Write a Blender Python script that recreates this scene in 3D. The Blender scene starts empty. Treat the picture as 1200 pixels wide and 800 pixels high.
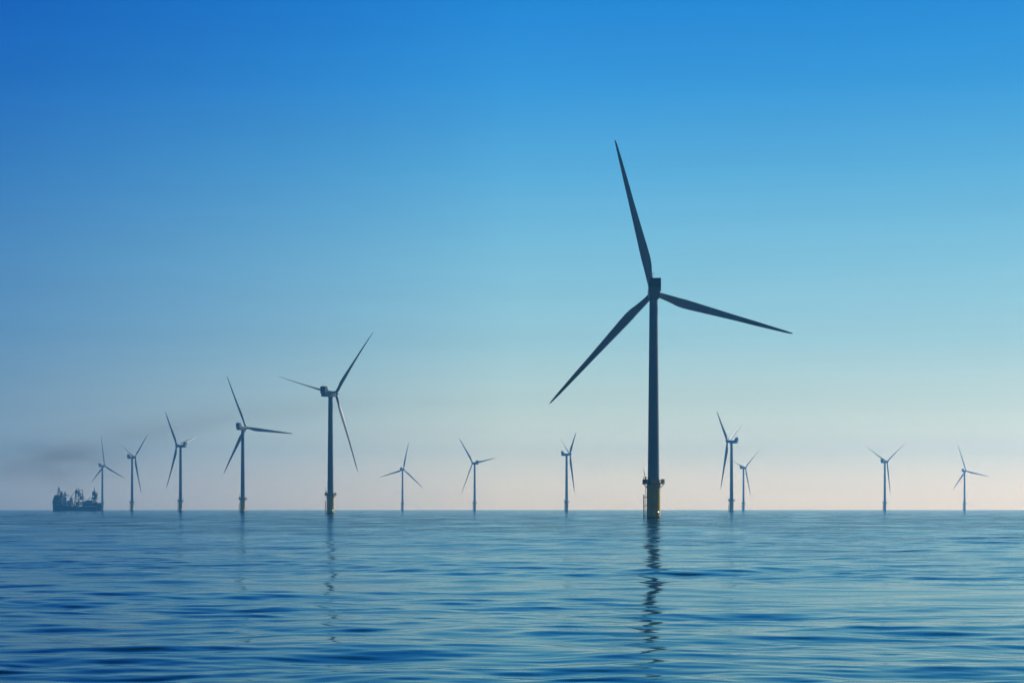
import bpy, bmesh, math, random
import numpy as np
from mathutils import Vector, Matrix

random.seed(4)
S = bpy.context.scene
C = S.collection

# ------------------------------------------------------------------ camera, sky, sun, exposure
CAM_H = 3.8
cam = bpy.data.cameras.new('camera')
cam.lens = 85.0; cam.sensor_width = 36.0; cam.sensor_fit = 'HORIZONTAL'
cam.shift_y = (595.3 - 400.0) / 1200.0
cam.clip_start = 0.5; cam.clip_end = 60000.0
cam_ob = bpy.data.objects.new('camera', cam)
cam_ob.location = (0, 0, CAM_H); cam_ob.rotation_euler = (math.radians(90), 0, 0)
C.objects.link(cam_ob); S.camera = cam_ob

SUN_EL, SUN_AZ = 24.0, 48.0           # degrees; azimuth to the right of the view direction (+Y)
world = bpy.data.worlds.new('World'); S.world = world; world.use_nodes = True
wn, wl = world.node_tree.nodes, world.node_tree.links
bg = wn['Background']
sky = wn.new('ShaderNodeTexSky'); sky.sky_type = 'NISHITA'; sky.sun_disc = False
sky.sun_elevation = math.radians(SUN_EL); sky.sun_rotation = math.radians(SUN_AZ)
geo = wn.new('ShaderNodeTexCoord'); sep = wn.new('ShaderNodeSeparateXYZ')
wl.new(geo.outputs['Generated'], sep.inputs[0])

def fill_ramp(ramp, stops, interp='LINEAR'):
    cr = ramp.color_ramp; cr.interpolation = interp
    while len(cr.elements) > 1: cr.elements.remove(cr.elements[-1])
    for i, (p, c) in enumerate(stops):
        e = cr.elements[0] if i == 0 else cr.elements.new(p)
        e.position = p; e.color = (*c, 1)

sd = lambda a: math.sin(math.radians(a))
K = 1.8
elev = wn.new('ShaderNodeValToRGB')   # tint of the clear, dry air by elevation above the horizon
fill_ramp(elev, [(p, tuple(v / K for v in c)) for p, c in (
    (0.0,      (1.98, 1.97, 2.08)),
    (sd(.6),   (1.75, 1.77, 1.93)),
    (sd(1.3),  (1.27, 1.42, 1.62)),
    (sd(2.5),  (.84, 1.06, 1.26)),
    (sd(4.0),  (.54, .87, 1.12)),
    (sd(6.0),  (.37, .79, 1.06)),
    (sd(8.0),  (.20, .67, 1.04)),
    (sd(10.0), (.082, .54, 1.05)),
    (sd(12.0), (.034, .45, 1.03)),
    (sd(13.0), (.022, .34, .76)),
    (sd(15.0), (.010, .20, .38)),
    (sd(20.0), (.006, .12, .20)),
    (sd(35.0), (.006, .10, .17)),
    (1.0,      (.01, .10, .17)))])
wl.new(sep.outputs['Z'], elev.inputs[0])
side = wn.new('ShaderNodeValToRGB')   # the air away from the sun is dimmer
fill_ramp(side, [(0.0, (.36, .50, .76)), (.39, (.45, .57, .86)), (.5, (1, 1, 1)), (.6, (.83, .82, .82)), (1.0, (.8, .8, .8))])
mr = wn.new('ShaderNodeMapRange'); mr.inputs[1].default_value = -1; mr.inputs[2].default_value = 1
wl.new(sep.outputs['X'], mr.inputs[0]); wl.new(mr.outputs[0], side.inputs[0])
def vmul(a, b):
    m = wn.new('ShaderNodeVectorMath'); m.operation = 'MULTIPLY'; wl.new(a, m.inputs[0])
    if hasattr(b, 'links'): wl.new(b, m.inputs[1])
    else: m.inputs[1].default_value = b
    return m.outputs[0]
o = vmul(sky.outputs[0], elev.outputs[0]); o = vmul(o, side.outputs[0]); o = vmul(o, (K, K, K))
back = wn.new('ShaderNodeValToRGB')   # unseen sky behind the camera, dimmed further to darken the turbines' near sides
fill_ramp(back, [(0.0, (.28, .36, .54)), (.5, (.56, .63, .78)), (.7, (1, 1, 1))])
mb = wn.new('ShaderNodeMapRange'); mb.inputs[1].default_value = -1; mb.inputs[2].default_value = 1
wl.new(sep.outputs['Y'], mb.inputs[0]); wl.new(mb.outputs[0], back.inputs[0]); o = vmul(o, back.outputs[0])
vm = wn.new('ShaderNodeMapping'); vm.inputs['Scale'].default_value = (7, 7, 95); wl.new(geo.outputs['Generated'], vm.inputs[0])
vn = wn.new('ShaderNodeTexNoise'); vn.inputs['Scale'].default_value = 1; vn.inputs['Detail'].default_value = 4; wl.new(vm.outputs[0], vn.inputs['Vector'])
vr = wn.new('ShaderNodeMapRange'); wl.new(vn.outputs[0], vr.inputs[0])      # thin, level veils of cloud low in the sky
vr.inputs[1].default_value = .3; vr.inputs[2].default_value = .7; vr.inputs[3].default_value = .98; vr.inputs[4].default_value = 1.02
vc = wn.new('ShaderNodeCombineXYZ')
for i in range(3): wl.new(vr.outputs[0], vc.inputs[i])
o = vmul(o, vc.outputs[0])
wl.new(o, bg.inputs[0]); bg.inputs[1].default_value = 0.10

sun = bpy.data.lights.new('sun', 'SUN'); sun.energy = 3.6; sun.angle = math.radians(0.5); sun.color = (1, .94, .86)
sun_ob = bpy.data.objects.new('sun', sun); C.objects.link(sun_ob)
sun_dir = Vector((sd(SUN_AZ) * math.cos(math.radians(SUN_EL)), math.cos(math.radians(SUN_AZ)) * math.cos(math.radians(SUN_EL)), sd(SUN_EL)))
sun_ob.rotation_euler = sun_dir.to_track_quat('Z', 'Y').to_euler()
sun_ob.location = sun_dir * 500

vs = S.view_settings
vs.view_transform = 'Standard'; vs.look = 'None'; vs.exposure = 0.0; vs.gamma = 1.0; vs.use_curve_mapping = False
S.render.engine = 'CYCLES'
S.cycles.use_denoising = True
S.cycles.max_bounces = 6; S.cycles.volume_bounces = 1
S.cycles.sample_clamp_indirect = 4

# ------------------------------------------------------------------ helpers
def mat(name, base, rough=.5, metal=0., mottle=.08, mscale=.6, stretch=(1, 1, 1), extra=None):
    m = bpy.data.materials.new(name); m.use_nodes = True
    n, l = m.node_tree.nodes, m.node_tree.links
    p = n['Principled BSDF']; p.inputs['Roughness'].default_value = rough; p.inputs['Metallic'].default_value = metal
    tc = n.new('ShaderNodeTexCoord'); mp = n.new('ShaderNodeMapping'); mp.inputs['Scale'].default_value = stretch
    l.new(tc.outputs['Object'], mp.inputs[0])
    nz = n.new('ShaderNodeTexNoise'); nz.inputs['Scale'].default_value = mscale; nz.inputs['Detail'].default_value = 5
    l.new(mp.outputs[0], nz.inputs['Vector'])
    r = n.new('ShaderNodeValToRGB')
    lo = tuple(max(0, v * (1 - mottle)) for v in base); hi = tuple(v * (1 + mottle) for v in base)
    fill_ramp(r, [(.3, lo), (.7, hi)])
    l.new(nz.outputs[0], r.inputs[0]); l.new(r.outputs[0], p.inputs['Base Color'])
    if extra: extra(n, l, p, r, tc)
    return m

def tidal_band(n, l, p, r, tc):       # weed, rust streaks and wet stain near the waterline (a real stain on the pile)
    s = n.new('ShaderNodeSeparateXYZ'); l.new(tc.outputs['Object'], s.inputs[0])
    nz = n.new('ShaderNodeTexNoise'); nz.inputs['Scale'].default_value = 1.4; nz.inputs['Detail'].default_value = 6
    l.new(tc.outputs['Object'], nz.inputs['Vector'])
    a = n.new('ShaderNodeMath'); a.operation = 'MULTIPLY_ADD'; l.new(nz.outputs[0], a.inputs[0]); a.inputs[1].default_value = -1.6; l.new(s.outputs['Z'], a.inputs[2])
    k = n.new('ShaderNodeMapRange'); l.new(a.outputs[0], k.inputs[0]); k.inputs[1].default_value = -.4; k.inputs[2].default_value = .4
    mx = n.new('ShaderNodeMix'); mx.data_type = 'RGBA'
    l.new(k.outputs[0], mx.inputs[0]); mx.inputs[6].default_value = (.018, .022, .012, 1); l.new(r.outputs[0], mx.inputs[7])
    l.new(mx.outputs[2], p.inputs['Base Color'])

M = dict(
    tower=mat('pale grey tower paint', (.20, .212, .225), .42, mottle=.06, mscale=.25, stretch=(1, 1, .15)),
    blade=mat('light grey blade gelcoat', (.34, .35, .36), .36, mottle=.04, mscale=.2),
    nacelle=mat('grey nacelle shell', (.20, .212, .225), .44, mottle=.07),
    cooler=mat('dark radiator core', (.05, .055, .06), .6, mottle=.2, mscale=4),
    yellow=mat('yellow pile paint', (.80, .50, .018), .5, mottle=.16, mscale=.7, stretch=(1, 1, .3), extra=tidal_band),
    rail=mat('yellow handrail paint', (.45, .31, .04), .5, mottle=.12),
    steel=mat('galvanised steel', (.16, .17, .18), .5, .6, mottle=.2, mscale=2),
    cabinet=mat('dark grey cabinet', (.07, .075, .085), .5, mottle=.15),
    hull=mat('dark blue hull paint', (.022, .022, .07), .5, mottle=.3, mscale=.12, stretch=(1, 1, .3)),
    shipdark=mat('dark grey ship steel', (.032, .034, .055), .6, mottle=.3, mscale=.2),
    shipwhite=mat('white ship paint', (.82, .82, .80), .5, mottle=.1, mscale=.2),
    shipred=mat('red oxide deck paint', (.36, .10, .08), .6, mottle=.25, mscale=.3),
    glass=mat('dark ship window glass', (.02, .025, .03), .1, mottle=.1),
)
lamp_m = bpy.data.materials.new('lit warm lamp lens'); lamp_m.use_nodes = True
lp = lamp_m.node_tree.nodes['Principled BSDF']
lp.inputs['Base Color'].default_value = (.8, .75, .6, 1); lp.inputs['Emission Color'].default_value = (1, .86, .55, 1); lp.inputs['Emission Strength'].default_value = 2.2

def mesh_of(bm, m, name, smooth=True, angle=35):
    bmesh.ops.recalc_face_normals(bm, faces=bm.faces)
    me = bpy.data.meshes.new(name); bm.to_mesh(me); bm.free(); me.materials.append(m)
    if smooth:
        me.shade_smooth(); me.set_sharp_from_angle(angle=math.radians(angle))
    return me
def obj(name, bm, m, parent=None, **k):
    o = bpy.data.objects.new(name, mesh_of(bm, m, name, **k)); C.objects.link(o); o.parent = parent
    return o
def tag(o, label=None, cat=None, group=None, kind=None):
    for k, v in (('label', label), ('category', cat), ('group', group), ('kind', kind)):
        if v: o[k] = v
    return o
def empty(name, loc):
    o = bpy.data.objects.new(name, None); o.location = loc; o.empty_display_size = 2; C.objects.link(o); return o

def lathe(bm, prof, n=48, mtx=None, caps=True):
    rings = []
    for r, z in prof:
        rings.append([bm.verts.new((r * math.cos(2 * math.pi * i / n), r * math.sin(2 * math.pi * i / n), z)) for i in range(n)])
    for a, b in zip(rings, rings[1:]):
        for i in range(n): bm.faces.new((a[i], a[(i + 1) % n], b[(i + 1) % n], b[i]))
    if caps: bm.faces.new(rings[0]); bm.faces.new(rings[-1])
    if mtx is not None: bmesh.ops.transform(bm, matrix=mtx, verts=[v for r in rings for v in r])
def box(bm, c, s, rz=0, bevel=0., mtx=None):
    r = bmesh.ops.create_cube(bm, size=1)
    vsx = r['verts']
    m = Matrix.Translation(c) @ Matrix.Rotation(rz, 4, 'Z') @ Matrix.Diagonal((*s, 1))
    if mtx is not None: m = mtx @ m
    bmesh.ops.transform(bm, matrix=m, verts=vsx)
    if bevel:
        es = list({e for v in vsx for e in v.link_edges})
        bmesh.ops.bevel(bm, geom=es, offset=bevel, segments=2, affect='EDGES', profile=.5)
def bar(bm, a, b, r, n=8, r2=None):
    a, b = Vector(a), Vector(b); d = b - a
    q = d.to_track_quat('Z', 'Y').to_matrix().to_4x4(); q.translation = a
    lathe(bm, [(r, 0), (r2 if r2 else r, d.length)], n, q)
def prism(bm, pts, y0, y1):            # closed outline in x,z extruded along y
    a = [bm.verts.new((x, y0, z)) for x, z in pts]; b = [bm.verts.new((x, y1, z)) for x, z in pts]
    n = len(pts); bm.faces.new(a); bm.faces.new(b[::-1])
    for i in range(n): bm.faces.new((a[i], b[i], b[(i + 1) % n], a[(i + 1) % n]))

# ------------------------------------------------------------------ the sea: one sheet of real waves out to the horizon
rng = np.random.default_rng(11)
rad = [0.0, 6.0, 14.0, 22.0, 30.0, 37.0]
r = 42.0
while r < 1600: rad.append(r); r *= 1.0027
while r < 5600: rad.append(r); r *= 1.012
rad.append(5600.0)
rad = np.array(rad)
ang = np.concatenate([np.arange(-.34, .34, .0011), np.linspace(.345, 2 * math.pi - .345, 70)])
NR, NA = len(rad), len(ang)
R_, A_ = np.meshgrid(rad, ang, indexing='ij')
X = (R_ * np.sin(A_)).astype(np.float64); Y = R_ * np.cos(A_)
dr = np.gradient(rad)
Z = np.zeros_like(X)
# calm and ruffled patches drift across the surface
patch = np.zeros_like(X)
for L in (38, 57, 90, 140, 210):
    th = rng.uniform(0, 2 * math.pi); patch += np.sin(2 * math.pi / L * (X * math.cos(th) * .6 + Y * math.sin(th)) + rng.uniform(0, 6.28))
patch = np.clip(.95 + .34 * patch, .2, 2.0)
NW = 110
lam = np.exp(np.linspace(math.log(.7), math.log(24), NW)) * rng.uniform(.95, 1.05, NW)
slope = .0051 * np.interp(np.log(lam), np.log([.7, 1.6, 3, 7, 12, 24]), [.62, .85, 1.1, 1.1, 1.0, .8])
for L, s in zip(lam, slope):
    th = math.radians(90 + rng.normal(0, 42) + (180 if rng.random() < .2 else 0))
    k = 2 * math.pi / L
    w = np.clip((L / np.maximum(dr, .02) - 2.5) / 4.0, 0, 1)
    ok = np.where(w > 0)[0]
    if len(ok) == 0: continue
    hi = ok.max() + 1
    ph = k * (X[:hi] * math.cos(th) + Y[:hi] * math.sin(th)) + rng.uniform(0, 6.28)
    # slowly bent crests, so that no wave train runs dead straight
    ph += .9 * np.sin((X[:hi] * math.sin(th) - Y[:hi] * math.cos(th)) * k / rng.uniform(5, 9) + rng.uniform(0, 6.28))
    c = np.sin(ph)
    Z[:hi] += (s / k) * w[:hi, None] * (patch[:hi] if L < 6 else 1) * (c + .18 * np.cos(2 * ph))
for L, a in ((34, .035), (52, .05), (70, .06)):
    th = math.radians(90 + rng.normal(0, 22)); k = 2 * math.pi / L
    Z += a * np.sin(k * (X * math.cos(th) + Y * math.sin(th)) + rng.uniform(0, 6.28))
Z *= np.clip(1.25 - rad / 4500, .12, 1)[:, None]
nv = NR * NA
co = np.stack([X, Y, Z], -1).reshape(-1, 3).astype(np.float32)
ii = np.arange(NR - 1)[:, None] * NA; jj = np.arange(NA)[None, :]; jn = (jj + 1) % NA
quads = np.stack([ii + jj, ii + jn, ii + NA + jn, ii + NA + jj], -1).reshape(-1, 4)
quads = quads[NA:]                      # inner ring: a fan round one point
fan = np.stack([np.full(NA, 0), NA + np.arange(NA), NA + (np.arange(NA) + 1) % NA], -1)
me = bpy.data.meshes.new('sea')
me.vertices.add(nv); me.vertices.foreach_set('co', co.ravel())
loops = np.concatenate([quads.ravel(), fan.ravel()]).astype(np.int32)
starts = np.concatenate([np.arange(len(quads)) * 4, len(quads) * 4 + np.arange(NA) * 3]).astype(np.int32)
me.loops.add(len(loops)); me.loops.foreach_set('vertex_index', loops)
me.polygons.add(len(starts)); me.polygons.foreach_set('loop_start', starts)
me.update(calc_edges=True); me.validate()
if me.polygons[NA * 50].normal.z < 0: me.flip_normals(); me.shade_smooth()
gap = np.clip(.05 + (dr - .18) / 1.5, .05, 1.0)     # where the sheet is too coarse for the small waves, the bump carries them
gap *= np.interp(rad, [1200, 5600], [1, .35])
at = me.attributes.new('fine_waves', 'FLOAT', 'POINT'); at.data.foreach_set('value', np.repeat(gap, NA).astype(np.float32))
sea_m = bpy.data.materials.new('sea water'); sea_m.use_nodes = True
n, l = sea_m.node_tree.nodes, sea_m.node_tree.links
n.remove(n['Principled BSDF'])
deep = n.new('ShaderNodeBsdfDiffuse'); deep.inputs['Color'].default_value = (.001, .012, .028, 1)
mirror = n.new('ShaderNodeBsdfGlossy'); mirror.inputs['Color'].default_value = (.60, .80, .86, 1); mirror.inputs['Roughness'].default_value = .07
fres = n.new('ShaderNodeFresnel'); fres.inputs['IOR'].default_value = 1.333
fpow = n.new('ShaderNodeMath'); fpow.operation = 'POWER'; fpow.inputs[1].default_value = 1.0; l.new(fres.outputs[0], fpow.inputs[0])
wmix = n.new('ShaderNodeMixShader'); l.new(fpow.outputs[0], wmix.inputs[0]); l.new(deep.outputs[0], wmix.inputs[1]); l.new(mirror.outputs[0], wmix.inputs[2])
l.new(wmix.outputs[0], n['Material Output'].inputs['Surface'])
tc = n.new('ShaderNodeTexCoord')
hsum = None
for sc, wgt, st in ((.55, .55, (.5, 1, 1)), (1.7, .22, (.6, 1, 1)), (5.0, .05, (.8, 1, 1))):
    mp = n.new('ShaderNodeMapping'); mp.inputs['Scale'].default_value = st; mp.inputs['Rotation'].default_value = (0, 0, sc * .2)
    l.new(tc.outputs['Object'], mp.inputs[0])
    nz = n.new('ShaderNodeTexNoise'); nz.inputs['Scale'].default_value = sc; nz.inputs['Detail'].default_value = 2; nz.inputs['Roughness'].default_value = .45
    l.new(mp.outputs[0], nz.inputs['Vector'])
    m = n.new('ShaderNodeMath'); m.operation = 'MULTIPLY_ADD'; l.new(nz.outputs[0], m.inputs[0]); m.inputs[1].default_value = wgt
    if hsum is None: m.inputs[2].default_value = 0
    else: l.new(hsum, m.inputs[2])
    hsum = m.outputs[0]
bp = n.new('ShaderNodeBump'); bp.inputs['Strength'].default_value = 1.0; bp.inputs['Distance'].default_value = .5
at_n = n.new('ShaderNodeAttribute'); at_n.attribute_name = 'fine_waves'
mp = n.new('ShaderNodeMapping'); mp.inputs['Scale'].default_value = (.05, .016, 1); l.new(tc.outputs['Object'], mp.inputs[0])
nz = n.new('ShaderNodeTexNoise'); nz.inputs['Scale'].default_value = 1; nz.inputs['Detail'].default_value = 3; l.new(mp.outputs[0], nz.inputs['Vector'])
gust = n.new('ShaderNodeMapRange'); l.new(nz.outputs[0], gust.inputs[0])   # gusts ruffle some patches more than others
gust.inputs[1].default_value = .35; gust.inputs[2].default_value = .68; gust.inputs[3].default_value = .2; gust.inputs[4].default_value = 1.8
m = n.new('ShaderNodeMath'); m.operation = 'MULTIPLY'; l.new(at_n.outputs['Fac'], m.inputs[0]); l.new(gust.outputs[0], m.inputs[1])
l.new(m.outputs[0], bp.inputs['Strength'])
l.new(hsum, bp.inputs['Height']); 
for q in (deep, mirror, fres): l.new(bp.outputs[0], q.inputs['Normal'])
me.materials.append(sea_m)
sea = bpy.data.objects.new('sea', me); C.objects.link(sea)
tag(sea, 'calm blue sea with low rippled waves reaching the horizon', 'sea', kind='structure')

# ------------------------------------------------------------------ haze over the water
bm = bmesh.new(); box(bm, (0, 0, 73), (11600, 11600, 150))
hz = obj('haze', bm, bpy.data.materials.new('sea haze'), smooth=False)
m = hz.data.materials[0]; m.use_nodes = True; m.node_tree.nodes.clear()
out = m.node_tree.nodes.new('ShaderNodeOutputMaterial'); pv = m.node_tree.nodes.new('ShaderNodeVolumePrincipled')
pv.inputs['Color'].default_value = (.13, .53, 1.0, 1); pv.inputs['Density'].default_value = .000125; pv.inputs['Anisotropy'].default_value = .5
m.node_tree.links.new(pv.outputs[0], out.inputs['Volume'])
tag(hz, 'thin pale blue sea haze lying over the water', 'haze', kind='stuff')

# ------------------------------------------------------------------ wind turbines
HUB, OVER, TILT, RAD = 82.0, 5.2, math.radians(6), 56.0

def blade_mesh():
    st = [(1.25, 2.0, 1.0, 0), (3, 2.05, 1.0, 0), (5, 2.3, .82, 8), (7.5, 2.7, .55, 13), (10, 3.2, .38, 12), (12.5, 3.42, .3, 10), (16, 3.25, .26, 8),
          (21, 2.85, .23, 6), (27, 2.42, .21, 4), (34, 1.95, .19, 2.5), (41, 1.65, .18, 1), (47, 1.25, .17, 0), (52, .9, .16, -.5), (54.6, .62, .16, -.5), (55.6, .36, .2, 0), (56, .1, .4, 0)]
    bm = bmesh.new(); N = 28; rings = []
    for r, c, t, tw in st:
        f = min(1, max(0, (r - 3) / 7)); ring = []
        for i in range(N):
            u = 2 * math.pi * i / N
            cx = math.cos(u)                       # -1 leading edge .. 1 trailing edge
            x = c * (.5 * cx + f * .17)
            y = .5 * c * t * math.sin(u) * ((1 - f) + f * (1.0 - .62 * (cx * .5 + .5)))
            a = -math.radians(tw); x, y = x * math.cos(a) - y * math.sin(a), x * math.sin(a) + y * math.cos(a)
            ring.append(bm.verts.new((x, y + 2.0 * (r / RAD) ** 2, r)))
        rings.append(ring)
    for a, b in zip(rings, rings[1:]):
        for i in range(N): bm.faces.new((a[i], a[(i + 1) % N], b[(i + 1) % N], b[i]))
    bm.faces.new(rings[0]); bm.faces.new(rings[-1])
    return mesh_of(bm, M['blade'], 'blade', angle=60)

def build_parts():
    """Meshes of one turbine: {part: (mesh, frame, [(sub-part, mesh)...])}; frame 'fix' stands on the pile, 'yaw' turns with the nacelle."""
    P = []
    bm = bmesh.new()
    lathe(bm, [(2.5, -4), (2.5, 11.6), (2.62, 11.62), (2.62, 12.0), (2.5, 12.02), (2.5, 12.55)], 56)
    for z in (4.6, 8.4): lathe(bm, [(2.53, z), (2.53, z + .12)], 56)
    P.append(('foundation', mesh_of(bm, M['yellow'], 'foundation'), 'fix', []))
    # lamp on the lower right of the pile
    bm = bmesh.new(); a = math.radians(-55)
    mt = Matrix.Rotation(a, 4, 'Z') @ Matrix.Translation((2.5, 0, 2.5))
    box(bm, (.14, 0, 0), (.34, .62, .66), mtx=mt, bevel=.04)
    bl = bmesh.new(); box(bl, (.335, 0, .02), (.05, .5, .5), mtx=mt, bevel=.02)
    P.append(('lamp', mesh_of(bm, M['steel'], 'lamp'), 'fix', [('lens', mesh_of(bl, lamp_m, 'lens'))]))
    # platform
    bm = bmesh.new()
    lathe(bm, [(2.5, 12.6), (4.1, 12.6), (4.1, 12.85), (2.2, 12.85)], 40, caps=False)
    for i in range(10):
        t = 2 * math.pi * (i + .5) / 10
        bar(bm, (2.45 * math.cos(t), 2.45 * math.sin(t), 11.2), (3.9 * math.cos(t), 3.9 * math.sin(t), 12.62), .09, 6)
    br = bmesh.new()
    for i in range(28):
        t = 2 * math.pi * i / 28; bar(br, (4.02 * math.cos(t), 4.02 * math.sin(t), 12.85), (4.02 * math.cos(t), 4.02 * math.sin(t), 14.05), .06, 6)
    for z, w in ((12.95, .1), (13.25, .045), (13.65, .045), (14.05, .075)):
        for i in range(28):
            t0, t1 = 2 * math.pi * i / 28, 2 * math.pi * (i + 1) / 28
            bar(br, (4.02 * math.cos(t0), 4.02 * math.sin(t0), z), (4.02 * math.cos(t1), 4.02 * math.sin(t1), z), w, 5)
    P.append(('platform', mesh_of(bm, M['steel'], 'platform'), 'fix', [('railing', mesh_of(br, M['rail'], 'railing'))]))
    # equipment cabinets on the platform
    bm = bmesh.new(); box(bm, (3.32, -.35, 13.62), (1.05, 1.5, 1.5), bevel=.05); box(bm, (3.32, -.35, 14.4), (1.15, 1.6, .08))
    P.append(('cabinet', mesh_of(bm, M['cabinet'], 'cabinet'), 'fix', []))
    bm = bmesh.new(); box(bm, (-3.1, -.6, 13.6), (1.7, 1.5, 1.5), bevel=.05); box(bm, (-3.1, -.6, 14.39), (1.8, 1.6, .07))
    P.append(('cabinet', mesh_of(bm, M['cabinet'], 'cabinet'), 'fix', []))
    # davit crane
    bm = bmesh.new()
    lathe(bm, [(.22, 0), (.22, 1.9), (.3, 1.92), (.3, 2.3), (.12, 2.4)], 14, Matrix.Translation((-2.95, -.9 + 1.6, 12.85)))
    bar(bm, (-2.95, .7, 15.0), (-3.7, .45, 18.3), .13, 8, .07)
    bar(bm, (-2.95, .7, 15.2), (-3.55, .5, 16.6), .05, 6)
    bar(bm, (-3.75, .7, 15.05), (-2.3, .7, 15.05), .16, 8)
    P.append(('davit_crane', mesh_of(bm, M['steel'], 'davit_crane'), 'fix', []))
    # boat landing: two fender tubes standing off the pile, and the ladder behind them
    bm = bmesh.new()
    for y in (-.75, .75):
        lathe(bm, [(.02, -3), (.17, -2.95), (.17, 8.6), (.02, 8.75)], 12, Matrix.Translation((-3.55, y, 0)))
        for z in (.8, 4.6, 7.6): bar(bm, (-2.4, y * .8, z + .3), (-3.55, y, z), .12, 8)
    lad = bmesh.new()
    for y in (-.28, .28): bar(lad, (-2.95, y, -2), (-2.95, y, 12.6), .06, 6)
    z = -1.5
    while z < 12.4: bar(lad, (-2.95, -.28, z), (-2.95, .28, z), .028, 5); z += .33
    for z in (2, 5, 8, 11): bar(lad, (-2.45, 0, z), (-2.95, 0, z), .07, 6)
    P.append(('boat_landing', mesh_of(bm, M['yellow'], 'boat_landing'), 'fix', [('ladder', mesh_of(lad, M['rail'], 'ladder'))]))
    # power cable tube on the far right of the pile
    # tower
    bm = bmesh.new(); prof = []
    for z in (12.55, 30.0, 54.0):
        z1 = {12.55: 30.0, 30.0: 54.0, 54.0: 79.9}[z]
        rr = lambda q: 2.16 + (1.52 - 2.16) * (q - 12.55) / (79.9 - 12.55)
        prof += [(rr(z), z), (rr(z1), z1 - .14), (rr(z1) + .03, z1 - .12), (rr(z1) + .03, z1)]
    lathe(bm, prof, 56)
    bd = bmesh.new(); box(bd, (1.5, -1.62, 14.1), (.9, .12, 2.1), rz=math.radians(42.5), bevel=.03)
    P.append(('tower', mesh_of(bm, M['tower'], 'tower'), 'fix', [('door', mesh_of(bd, M['nacelle'], 'door'))]))
    # nacelle, x = upwind, z = 0 on the tower top at hub height
    bm = bmesh.new()
    body = [(-7.3, -1.55), (-6.6, -1.9), (1.9, -1.9), (3.1, -1.45), (3.5, -.9), (3.5, .9), (3.0, 1.55), (2.2, 1.75), (-7.1, 1.75), (-7.4, 1.5)]
    prism(bm, body, -1.95, 1.95)
    bmesh.ops.recalc_face_normals(bm, faces=bm.faces)
    bmesh.ops.bevel(bm, geom=[e for e in bm.edges], offset=.22, segments=3, affect='EDGES', profile=.5)
    lathe(bm, [(1.7, -2.15), (1.7, -1.8)], 40)
    cool = bmesh.new()
    for y in (-2.15, 2.15):
        prism(cool, [(-7.7, .3), (-6.6, .2), (-5.4, 1.2), (-4.3, 1.78), (-5.6, 4.7), (-6.2, 5.1), (-7.5, 5.1), (-7.75, 4.7)], y - .09, y + .09)
    box(cool, (-6.75, 0, 5.02), (1.5, 4.2, .16)); box(cool, (-7.1, 0, 1.98), (.9, 4.2, .16))
    core = bmesh.new(); box(core, (-7.05, 0, 3.3), (.5, 4.1, 3.26))
    for k in range(7): box(core, (-7.34, -1.8 + k * .6, 3.5), (.1, .1, 2.8))
    mast = bmesh.new(); bar(mast, (-6.9, .7, 5.1), (-6.9, .7, 7.0), .06, 6); bar(mast, (-6.9, .2, 6.7), (-6.9, 1.2, 6.7), .05, 6); bar(mast, (-6.9, .2, 6.7), (-6.9, .2, 7.0), .09, 6)
    P.append(('nacelle', mesh_of(bm, M['nacelle'], 'nacelle'), 'yaw', [('cooler_frame', mesh_of(cool, M['nacelle'], 'cooler_frame')),
             ('radiator', mesh_of(core, M['cooler'], 'radiator')), ('sensor_mast', mesh_of(mast, M['steel'], 'sensor_mast'))]))
    # hub: x = rotor axis, origin on the rotor centre
    bm = bmesh.new()
    lathe(bm, [(1.55, -1.75), (1.75, -1.4), (1.8, -.2), (1.72, .7), (1.45, 1.5), (1.0, 2.1), (.5, 2.4), (.08, 2.5)], 36, Matrix.Rotation(math.radians(90), 4, 'Y'))
    P.append(('hub', mesh_of(bm, M['nacelle'], 'hub'), 'rotor', []))
    return P

PARTS = build_parts(); BLADE = blade_mesh()

def turbine(X, D, alpha, theta, pitch, label, flex=None):
    root = empty('wind_turbine', (X, D, 0))
    tag(root, label, 'wind turbine', 'offshore wind turbines standing in the sea')
    ca, sa = math.cos(alpha), math.sin(alpha)
    a = Vector((ca * math.cos(TILT), sa * math.cos(TILT), math.sin(TILT)))
    u = Vector((-sa, ca, 0)); v = a.cross(u)
    if v.z < 0: v = -v
    c = Vector((0, 0, HUB)) + a * OVER
    yaw = Matrix.Translation((0, 0, HUB - .1)) @ Matrix.Rotation(alpha, 4, 'Z')
    side = u.cross(a)
    rot = Matrix.Translation(c) @ Matrix((a, u, a.cross(u))).transposed().to_4x4()
    for name, me, frame, subs in PARTS:
        po = bpy.data.objects.new(name, me); C.objects.link(po); po.parent = root
        po.matrix_local = {'fix': Matrix.Identity(4), 'yaw': yaw, 'rotor': rot}[frame]
        for sn, sm in subs:
            so = bpy.data.objects.new(sn, sm); C.objects.link(so); so.parent = po
    for k in range(3):
        bp_ = pitch[k] if isinstance(pitch, tuple) else pitch
        t, ln = (theta + k * 2 * math.pi / 3, 1.0) if flex is None else (math.radians(flex[k][0]), flex[k][1])
        z = (v * math.cos(t) + u * math.sin(t)).normalized(); x = a.cross(z)
        bo = bpy.data.objects.new('blade', BLADE); C.objects.link(bo); bo.parent = root
        bo.matrix_local = Matrix.Translation(c) @ Matrix((x, a, z)).transposed().to_4x4() @ Matrix.Rotation(-bp_, 4, 'Z') @ Matrix.Diagonal((1, 1, ln, 1))
    return root

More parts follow.
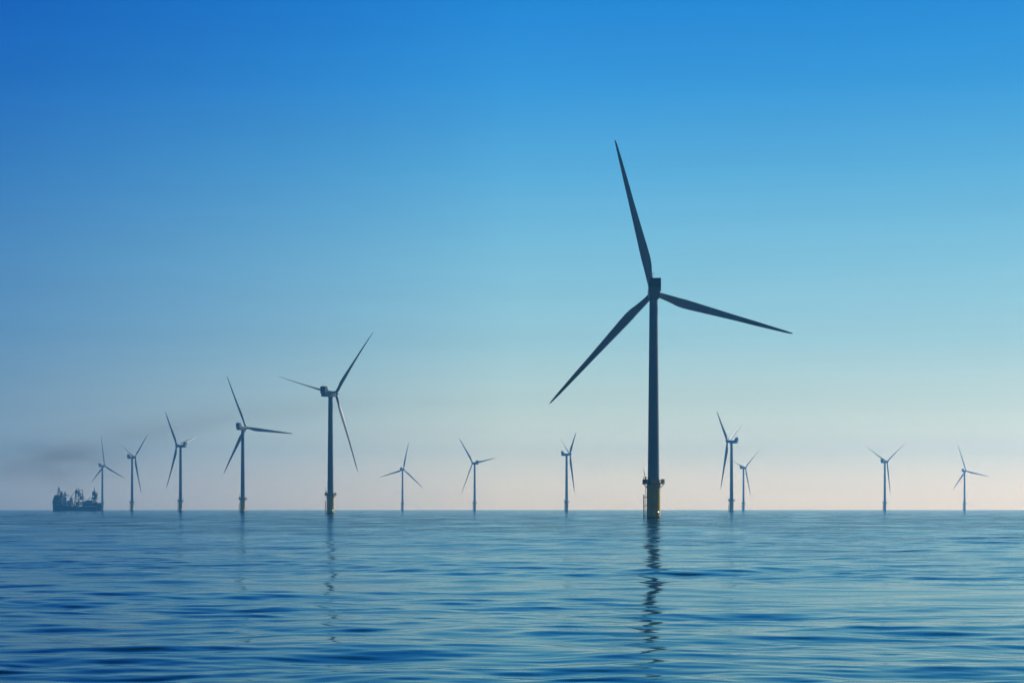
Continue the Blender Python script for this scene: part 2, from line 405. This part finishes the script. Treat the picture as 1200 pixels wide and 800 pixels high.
D_ = math.radians
TURBINES = [
    (51.6, 881.0, D_(90), D_(136.4), D_(0), 'largest dark wind turbine on a yellow base, its reflection running down the water',
     ((14.2, 1.026), (-105.9, .962), (137.2, .99))),
    (-124.2, 1654.8, D_(50.2), D_(77.9), D_(88), 'second largest dark turbine, yellow base, one sunlit blade hanging down'),
    (-262.7, 2359.3, D_(56.8), D_(23.3), D_(8), 'dark blue turbine with one blade level, standing next to the second largest turbine'),
    (-415.9, 3034.0, D_(159.7), D_(44.7), (D_(82), D_(82), D_(45)), 'blue turbine seen nearly side on, nacelle tail pointing towards the larger level bladed turbine'),
    (-584.8, 3722.1, D_(339.5), D_(53.2), (D_(82), D_(82), D_(0)), 'small blue turbine, second from the ship, seen nearly side on with narrow rotor'),
    (-757.4, 4470.8, D_(49.4), D_(125.2), D_(0), 'small hazy turbine rising directly beside the bow of the ship'),
    (-222.1, 4905.0, D_(296.9), D_(133.3), D_(0), 'faint pale turbine with one blade straight up, next in line after the second largest turbine'),
    (-65.0, 4209.3, D_(134.9), D_(39.7), D_(5), 'pale blue turbine midway between the second largest and the largest turbines along the horizon'),
    (79.4, 3516.3, D_(13.4), D_(65.2), (D_(45), D_(85), D_(85)), 'blue turbine seen side on beside the largest turbine, nacelle tail towards the ship side'),
    (257.9, 2840.3, D_(154.7), D_(55.0), (D_(85), D_(85), D_(20)), 'medium blue turbine, taller of the overlapping pair beside the largest turbine'),
    (450.1, 4700.9, D_(37.3), D_(70.3), D_(80), 'faint smaller turbine partly behind the taller one of the overlapping pair'),
    (630.2, 4087.1, D_(32.9), D_(63.6), D_(85), 'pale turbine with two blades raised in a wide V, far across from the ship'),
    (954.3, 5098.5, D_(45), D_(17.7), D_(5), 'faintest turbine at the end of the line farthest from the ship'),
]
for t in TURBINES: turbine(*t)

# ------------------------------------------------------------------ the dredging ship
ship = empty('dredging_ship', (-628.0, 3500.0, 0)); ship.scale = (.92, .92, .92); ship.rotation_euler = (0, 0, math.radians(-27))
tag(ship, 'dark blue dredging ship with cranes and white deckhouses, smoke above it', 'ship')
bm = bmesh.new()                                              # hull: stern at -x, bow at +x
L0, L1 = -45.5, 46.0
secs = [(L0, 5.5, 10.5), (-43, 7.5, 10.5), (-22, 9, 9.5), (-21, 9, 7.2), (14, 9, 7.2), (15, 9, 10.8), (30, 8.2, 10.8), (38, 6.2, 10.9), (43, 3.6, 11.2), (L1, 1.2, 11.4)]
prev = None
for x, w, h in secs:
    wl_ = w * (.9 if x < 30 else .7)
    xs = x - (2.5 if x > 37 else 0) * (x - 37) / 9
    ring = [bm.verts.new(q) for q in ((xs, -wl_, -3), (x, -w, h * .55), (x, -w, h), (x, w, h), (x, w, h * .55), (xs, wl_, -3))]
    if prev:
        for i in range(6): bm.faces.new((prev[i], prev[(i + 1) % 6], ring[(i + 1) % 6], ring[i]))
    else: bm.faces.new(ring)
    prev = ring
bm.faces.new(prev)
hull = obj('hull', bm, M['hull'], ship, smooth=False)
bm = bmesh.new(); box(bm, (27, -8.75, 7.6), (24, .5, .9), rz=.02); box(bm, (7, -9.05, 5.4), (9, .12, 1.1))
obj('stripe', bm, M['shipwhite'], hull, smooth=False)
bm = bmesh.new()
for x, w in ((-18, 5), (-10, 6), (-2, 3), (3, 4.4)): box(bm, (x, -7.8, 8.2), (w, 2, 2.1), bevel=.1)
obj('deck_machinery', bm, M['shipred'], ship, smooth=False)
bm = bmesh.new()                                              # stern superstructure, stepped decks
box(bm, (-36, 0, 13), (17, 15, 5.4), bevel=.2); box(bm, (-36.5, 0, 17.2), (15, 14, 3), bevel=.15); box(bm, (-37, 0, 20.4), (12.5, 13, 3), bevel=.15)
box(bm, (-38, 0, 23.4), (8.5, 12.4, 2.8), bevel=.15)
for z, w, x in ((15.75, 16.2, -36), (18.75, 15.4, -36.5), (21.95, 15.6, -37), (24.95, 13.2, -38)): box(bm, (x, 0, z), (17.6 - (z - 15) * .9, w, .28))
box(bm, (-31.5, 2, 23.2), (2.8, 5, 5), bevel=.3)
sup = obj('superstructure', bm, M['shipdark'], ship, smooth=False)
for z, n_, x0, y in ((23.6, 5, -41.4, -6.23), (20.4, 7, -42.4, -6.53), (17.2, 8, -43, -7.03), (13.2, 8, -43.3, -7.53)):
    bm = bmesh.new()
    for k in range(n_): box(bm, (x0 + k * 1.75, y, z), (1.05, .1, 1.0))
    obj('window', bm, M['glass'], sup, smooth=False)
bm = bmesh.new(); lathe(bm, [(1.9, 21), (1.6, 29.5), (1.9, 29.6), (1.8, 30.6)], 14, Matrix.Translation((-30.5, -2.5, 0)))
obj('funnel', bm, M['shipdark'], ship)
def lattice_mast(name, x, y, z0, z1, r0, arms):
    bm = bmesh.new()
    for q in ((-1, -1), (-1, 1), (1, -1), (1, 1)): bar(bm, (x + q[0] * r0, y + q[1] * r0, z0), (x + q[0] * r0 * .35, y + q[1] * r0 * .35, z1), .28, 5)
    n_ = max(2, int((z1 - z0) / 2.4))
    for k in range(n_):
        f0, f1 = k / n_, (k + 1) / n_
        g0, g1 = r0 * (1 - .65 * f0), r0 * (1 - .65 * f1); h0, h1 = z0 + (z1 - z0) * f0, z0 + (z1 - z0) * f1
        for sgn in (-1, 1): bar(bm, (x - g0, y + sgn * g0, h0), (x + g1, y + sgn * g1, h1), .2, 4); bar(bm, (x + g0, y + sgn * g0, h0), (x - g1, y + sgn * g1, h1), .2, 4)
    for f, w in arms: bar(bm, (x - w, y, z0 + (z1 - z0) * f), (x + w, y, z0 + (z1 - z0) * f), .24, 5); box(bm, (x + w * .55, y, z0 + (z1 - z0) * f + .8), (1.3, 1, 1.4))
    return obj(name, bm, M['shipdark'], ship, smooth=False)
lattice_mast('mast', -38, 0, 25, 37, 1.9, ((.45, 3.4), (.75, 2.6), (.93, 1.3)))
lattice_mast('mast', -25.5, 0, 12, 30, 1.9, ((.7, 2.4), (.9, 1.2)))
for x, w, z, h in ((-19.5, 6.0, 15.0, 13.5), (-13.2, 3.4, 12.4, 7.8), (-8.2, 3.6, 14.4, 12)):
    bm = bmesh.new(); box(bm, (x, -3, z), (w, 11, h), bevel=.2); box(bm, (x, -3, z + h / 2 + .2), (w + .8, 11.6, .35))
    dh = obj('deckhouse', bm, M['shipwhite'], ship, smooth=False)
    for zz in (-.25, .1, .36):
        bm = bmesh.new()
        for k in range(3): box(bm, (x - w * .32 + k * w * .32, -8.53, z + zz * h), (w * .17, .1, 1))
        obj('window', bm, M['glass'], dh, smooth=False)
bm = bmesh.new()                                              # gantry amidships: braced legs, winch house, sheaves
for x in (-2.5, 4.6):
    for y in (-6.5, 6.5): bar(bm, (x, y, 7), (x + 1.4, y * .5, 36 if x < 0 else 33), .8, 8, .45)
    bar(bm, (x + 1.4, -3.4, 33), (x + 1.4, 3.4, 33), .5, 8)
for z in (11, 16, 21, 26): bar(bm, (-2.2, -6, z), (5.4, -5.2, z + 4.5), .36, 6); bar(bm, (-2.0, -5.6, z + 4.5), (5.2, -5.8, z), .36, 6)
box(bm, (-.8, -2, 29.6), (4.2, 5, 5.2), bevel=.3); box(bm, (4.8, -3, 26), (3.0, 5, 5.6), bevel=.3); box(bm, (8.4, -2, 20.5), (3.4, 5, 6.5), bevel=.3); box(bm, (1.4, 0, 11.5), (6, 8, 6), bevel=.2)
obj('gantry', bm, M['shipdark'], ship, smooth=False)
for a_, b_, r_ in (((8.5, -4, 28), (18, -5, 15.5), .5), ((-12, -6, 18), (-3, -6, 30), .45), ((-27, -5, 27), (-12, -6, 24), .5), ((14, -6, 10), (14, -6, 22), .42), ((-6, 3, 20), (-6, 3, 31), .35), ((20, -5, 14), (27.5, -4, 23), .4)):
    bm = bmesh.new(); bar(bm, a_, b_, r_, 8, r_ * .7); m_ = (Vector(a_) + Vector(b_)) / 2; box(bm, m_, (1.5, 1.2, 1.3), bevel=.1)
    obj('crane_boom', bm, M['shipdark'], ship, smooth=False)
bm = bmesh.new()                                              # foredeck house
box(bm, (22, 0, 12.8), (19, 13, 4.2), bevel=.3); box(bm, (24, 0, 15.7), (12, 11, 1.8), bevel=.2); box(bm, (36, 0, 12), (9, 8, 2.2), bevel=.3)
obj('forecastle', bm, M['shipdark'], ship, smooth=False)
bm = bmesh.new()                                              # derrick near the bow
bar(bm, (31, 0, 14), (31.5, 0, 38), .75, 8, .3); bar(bm, (26.5, -3, 15), (31.3, 0, 33), .45, 8); bar(bm, (37, -3, 14), (31.8, 0, 33), .45, 8)
box(bm, (30.4, 0, 27), (4.2, 4, 6.6), bevel=.4); box(bm, (34, 0, 24.5), (4.4, 4, 6.5), bevel=.4); box(bm, (31.5, 0, 19.5), (6, 4, 4.5), bevel=.4); bar(bm, (37.2, 0, 30), (36.6, 0, 17), .34, 6); bar(bm, (27.4, 0, 30.2), (37.2, 0, 29.6), .35, 6)
obj('derrick', bm, M['shipdark'], ship, smooth=False)
bm = bmesh.new()
for i in range(30):
    x = -20 + i * 1.9; z = 9.5 if x < 14 else 13.6
    yy = -8.8 + max(0, x - 28) * .2
    bar(bm, (x, yy, z - 2.4 if x < 14 else 10.6), (x, yy, z), .1, 5)
    if i: bar(bm, (x - 1.9, -8.8 + max(0, x - 29.9) * .2, 9.5 if x - 1.9 < 14 else 13.6), (x, yy, z), .08, 4)
obj('railing', bm, M['shipwhite'], ship)
bm = bmesh.new()
for sgn in (-1,): 
    lathe(bm, [(.05, -3.6), (.9, -3.0), (1.25, -1.5), (1.3, 0), (1.25, 1.5), (.9, 3.0), (.05, 3.6)], 14, Matrix.Translation((-29, -8.6, 14.2)) @ Matrix.Rotation(math.radians(90), 4, 'Y'))
obj('lifeboat', bm, M['shipred'], ship)

# ------------------------------------------------------------------ the ship's smoke, drifting along the horizon
bm = bmesh.new(); box(bm, (-480, 3640, 108), (960, 130, 196))
sm = obj('smoke_plume', bm, bpy.data.materials.new('brown exhaust smoke'), smooth=False)
m = sm.data.materials[0]; m.use_nodes = True; n, l = m.node_tree.nodes, m.node_tree.links; n.clear()
out = n.new('ShaderNodeOutputMaterial'); pv = n.new('ShaderNodeVolumePrincipled')
pv.inputs['Color'].default_value = (.24, .17, .12, 1); pv.inputs['Anisotropy'].default_value = .2
gx = n.new('ShaderNodeNewGeometry'); sp = n.new('ShaderNodeSeparateXYZ'); l.new(gx.outputs['Position'], sp.inputs[0])
def math_(op, a, b=None, c=None):
    q = n.new('ShaderNodeMath'); q.operation = op
    for i, v in enumerate((a, b, c)):
        if v is None: continue
        if hasattr(v, 'links'): l.new(v, q.inputs[i])
        else: q.inputs[i].default_value = v
    return q.outputs[0]
x, y, z = sp.outputs
def blob(cx, cz, rx, rz, tilt, w):    # soft lens of smoke: gaussian about a slightly rising axis
    dx = math_('SUBTRACT', x, cx); dz = math_('SUBTRACT', z, cz); dz = math_('MULTIPLY_ADD', dx, -tilt, dz)
    e = math_('ADD', math_('POWER', math_('DIVIDE', dx, rx), 2), math_('POWER', math_('DIVIDE', dz, rz), 2))
    return math_('MULTIPLY', math_('EXPONENT', math_('MULTIPLY', e, -1)), w)
dens = None
for q in ((-690, 78, 108, 28, .05, 1.1), (-690, 48, 30, 20, -.3, .55), (-560, 108, 110, 20, .25, .5), (-450, 138, 150, 15, .10, .38), (-230, 158, 120, 11, .05, .12)):
    bq = blob(*q); dens = bq if dens is None else math_('ADD', dens, bq)
mpp = n.new('ShaderNodeMapping'); mpp.inputs['Scale'].default_value = (.009, .015, .032); l.new(gx.outputs['Position'], mpp.inputs[0])
nz = n.new('ShaderNodeTexNoise'); nz.inputs['Scale'].default_value = 1; nz.inputs['Detail'].default_value = 4; l.new(mpp.outputs[0], nz.inputs['Vector'])
k = n.new('ShaderNodeMapRange'); l.new(nz.outputs[0], k.inputs[0]); k.inputs[1].default_value = .3; k.inputs[2].default_value = .75
yy = math_('SUBTRACT', y, 3640); edge = math_('EXPONENT', math_('MULTIPLY', math_('POWER', math_('DIVIDE', yy, 38), 2), -1))
dens = math_('MULTIPLY', math_('MULTIPLY', math_('MULTIPLY', dens, k.outputs[0]), edge), .011)
l.new(dens, pv.inputs['Density']); l.new(pv.outputs[0], out.inputs['Volume'])
tag(sm, 'thin brown smoke drifting from the ship along the horizon', 'smoke', kind='stuff')
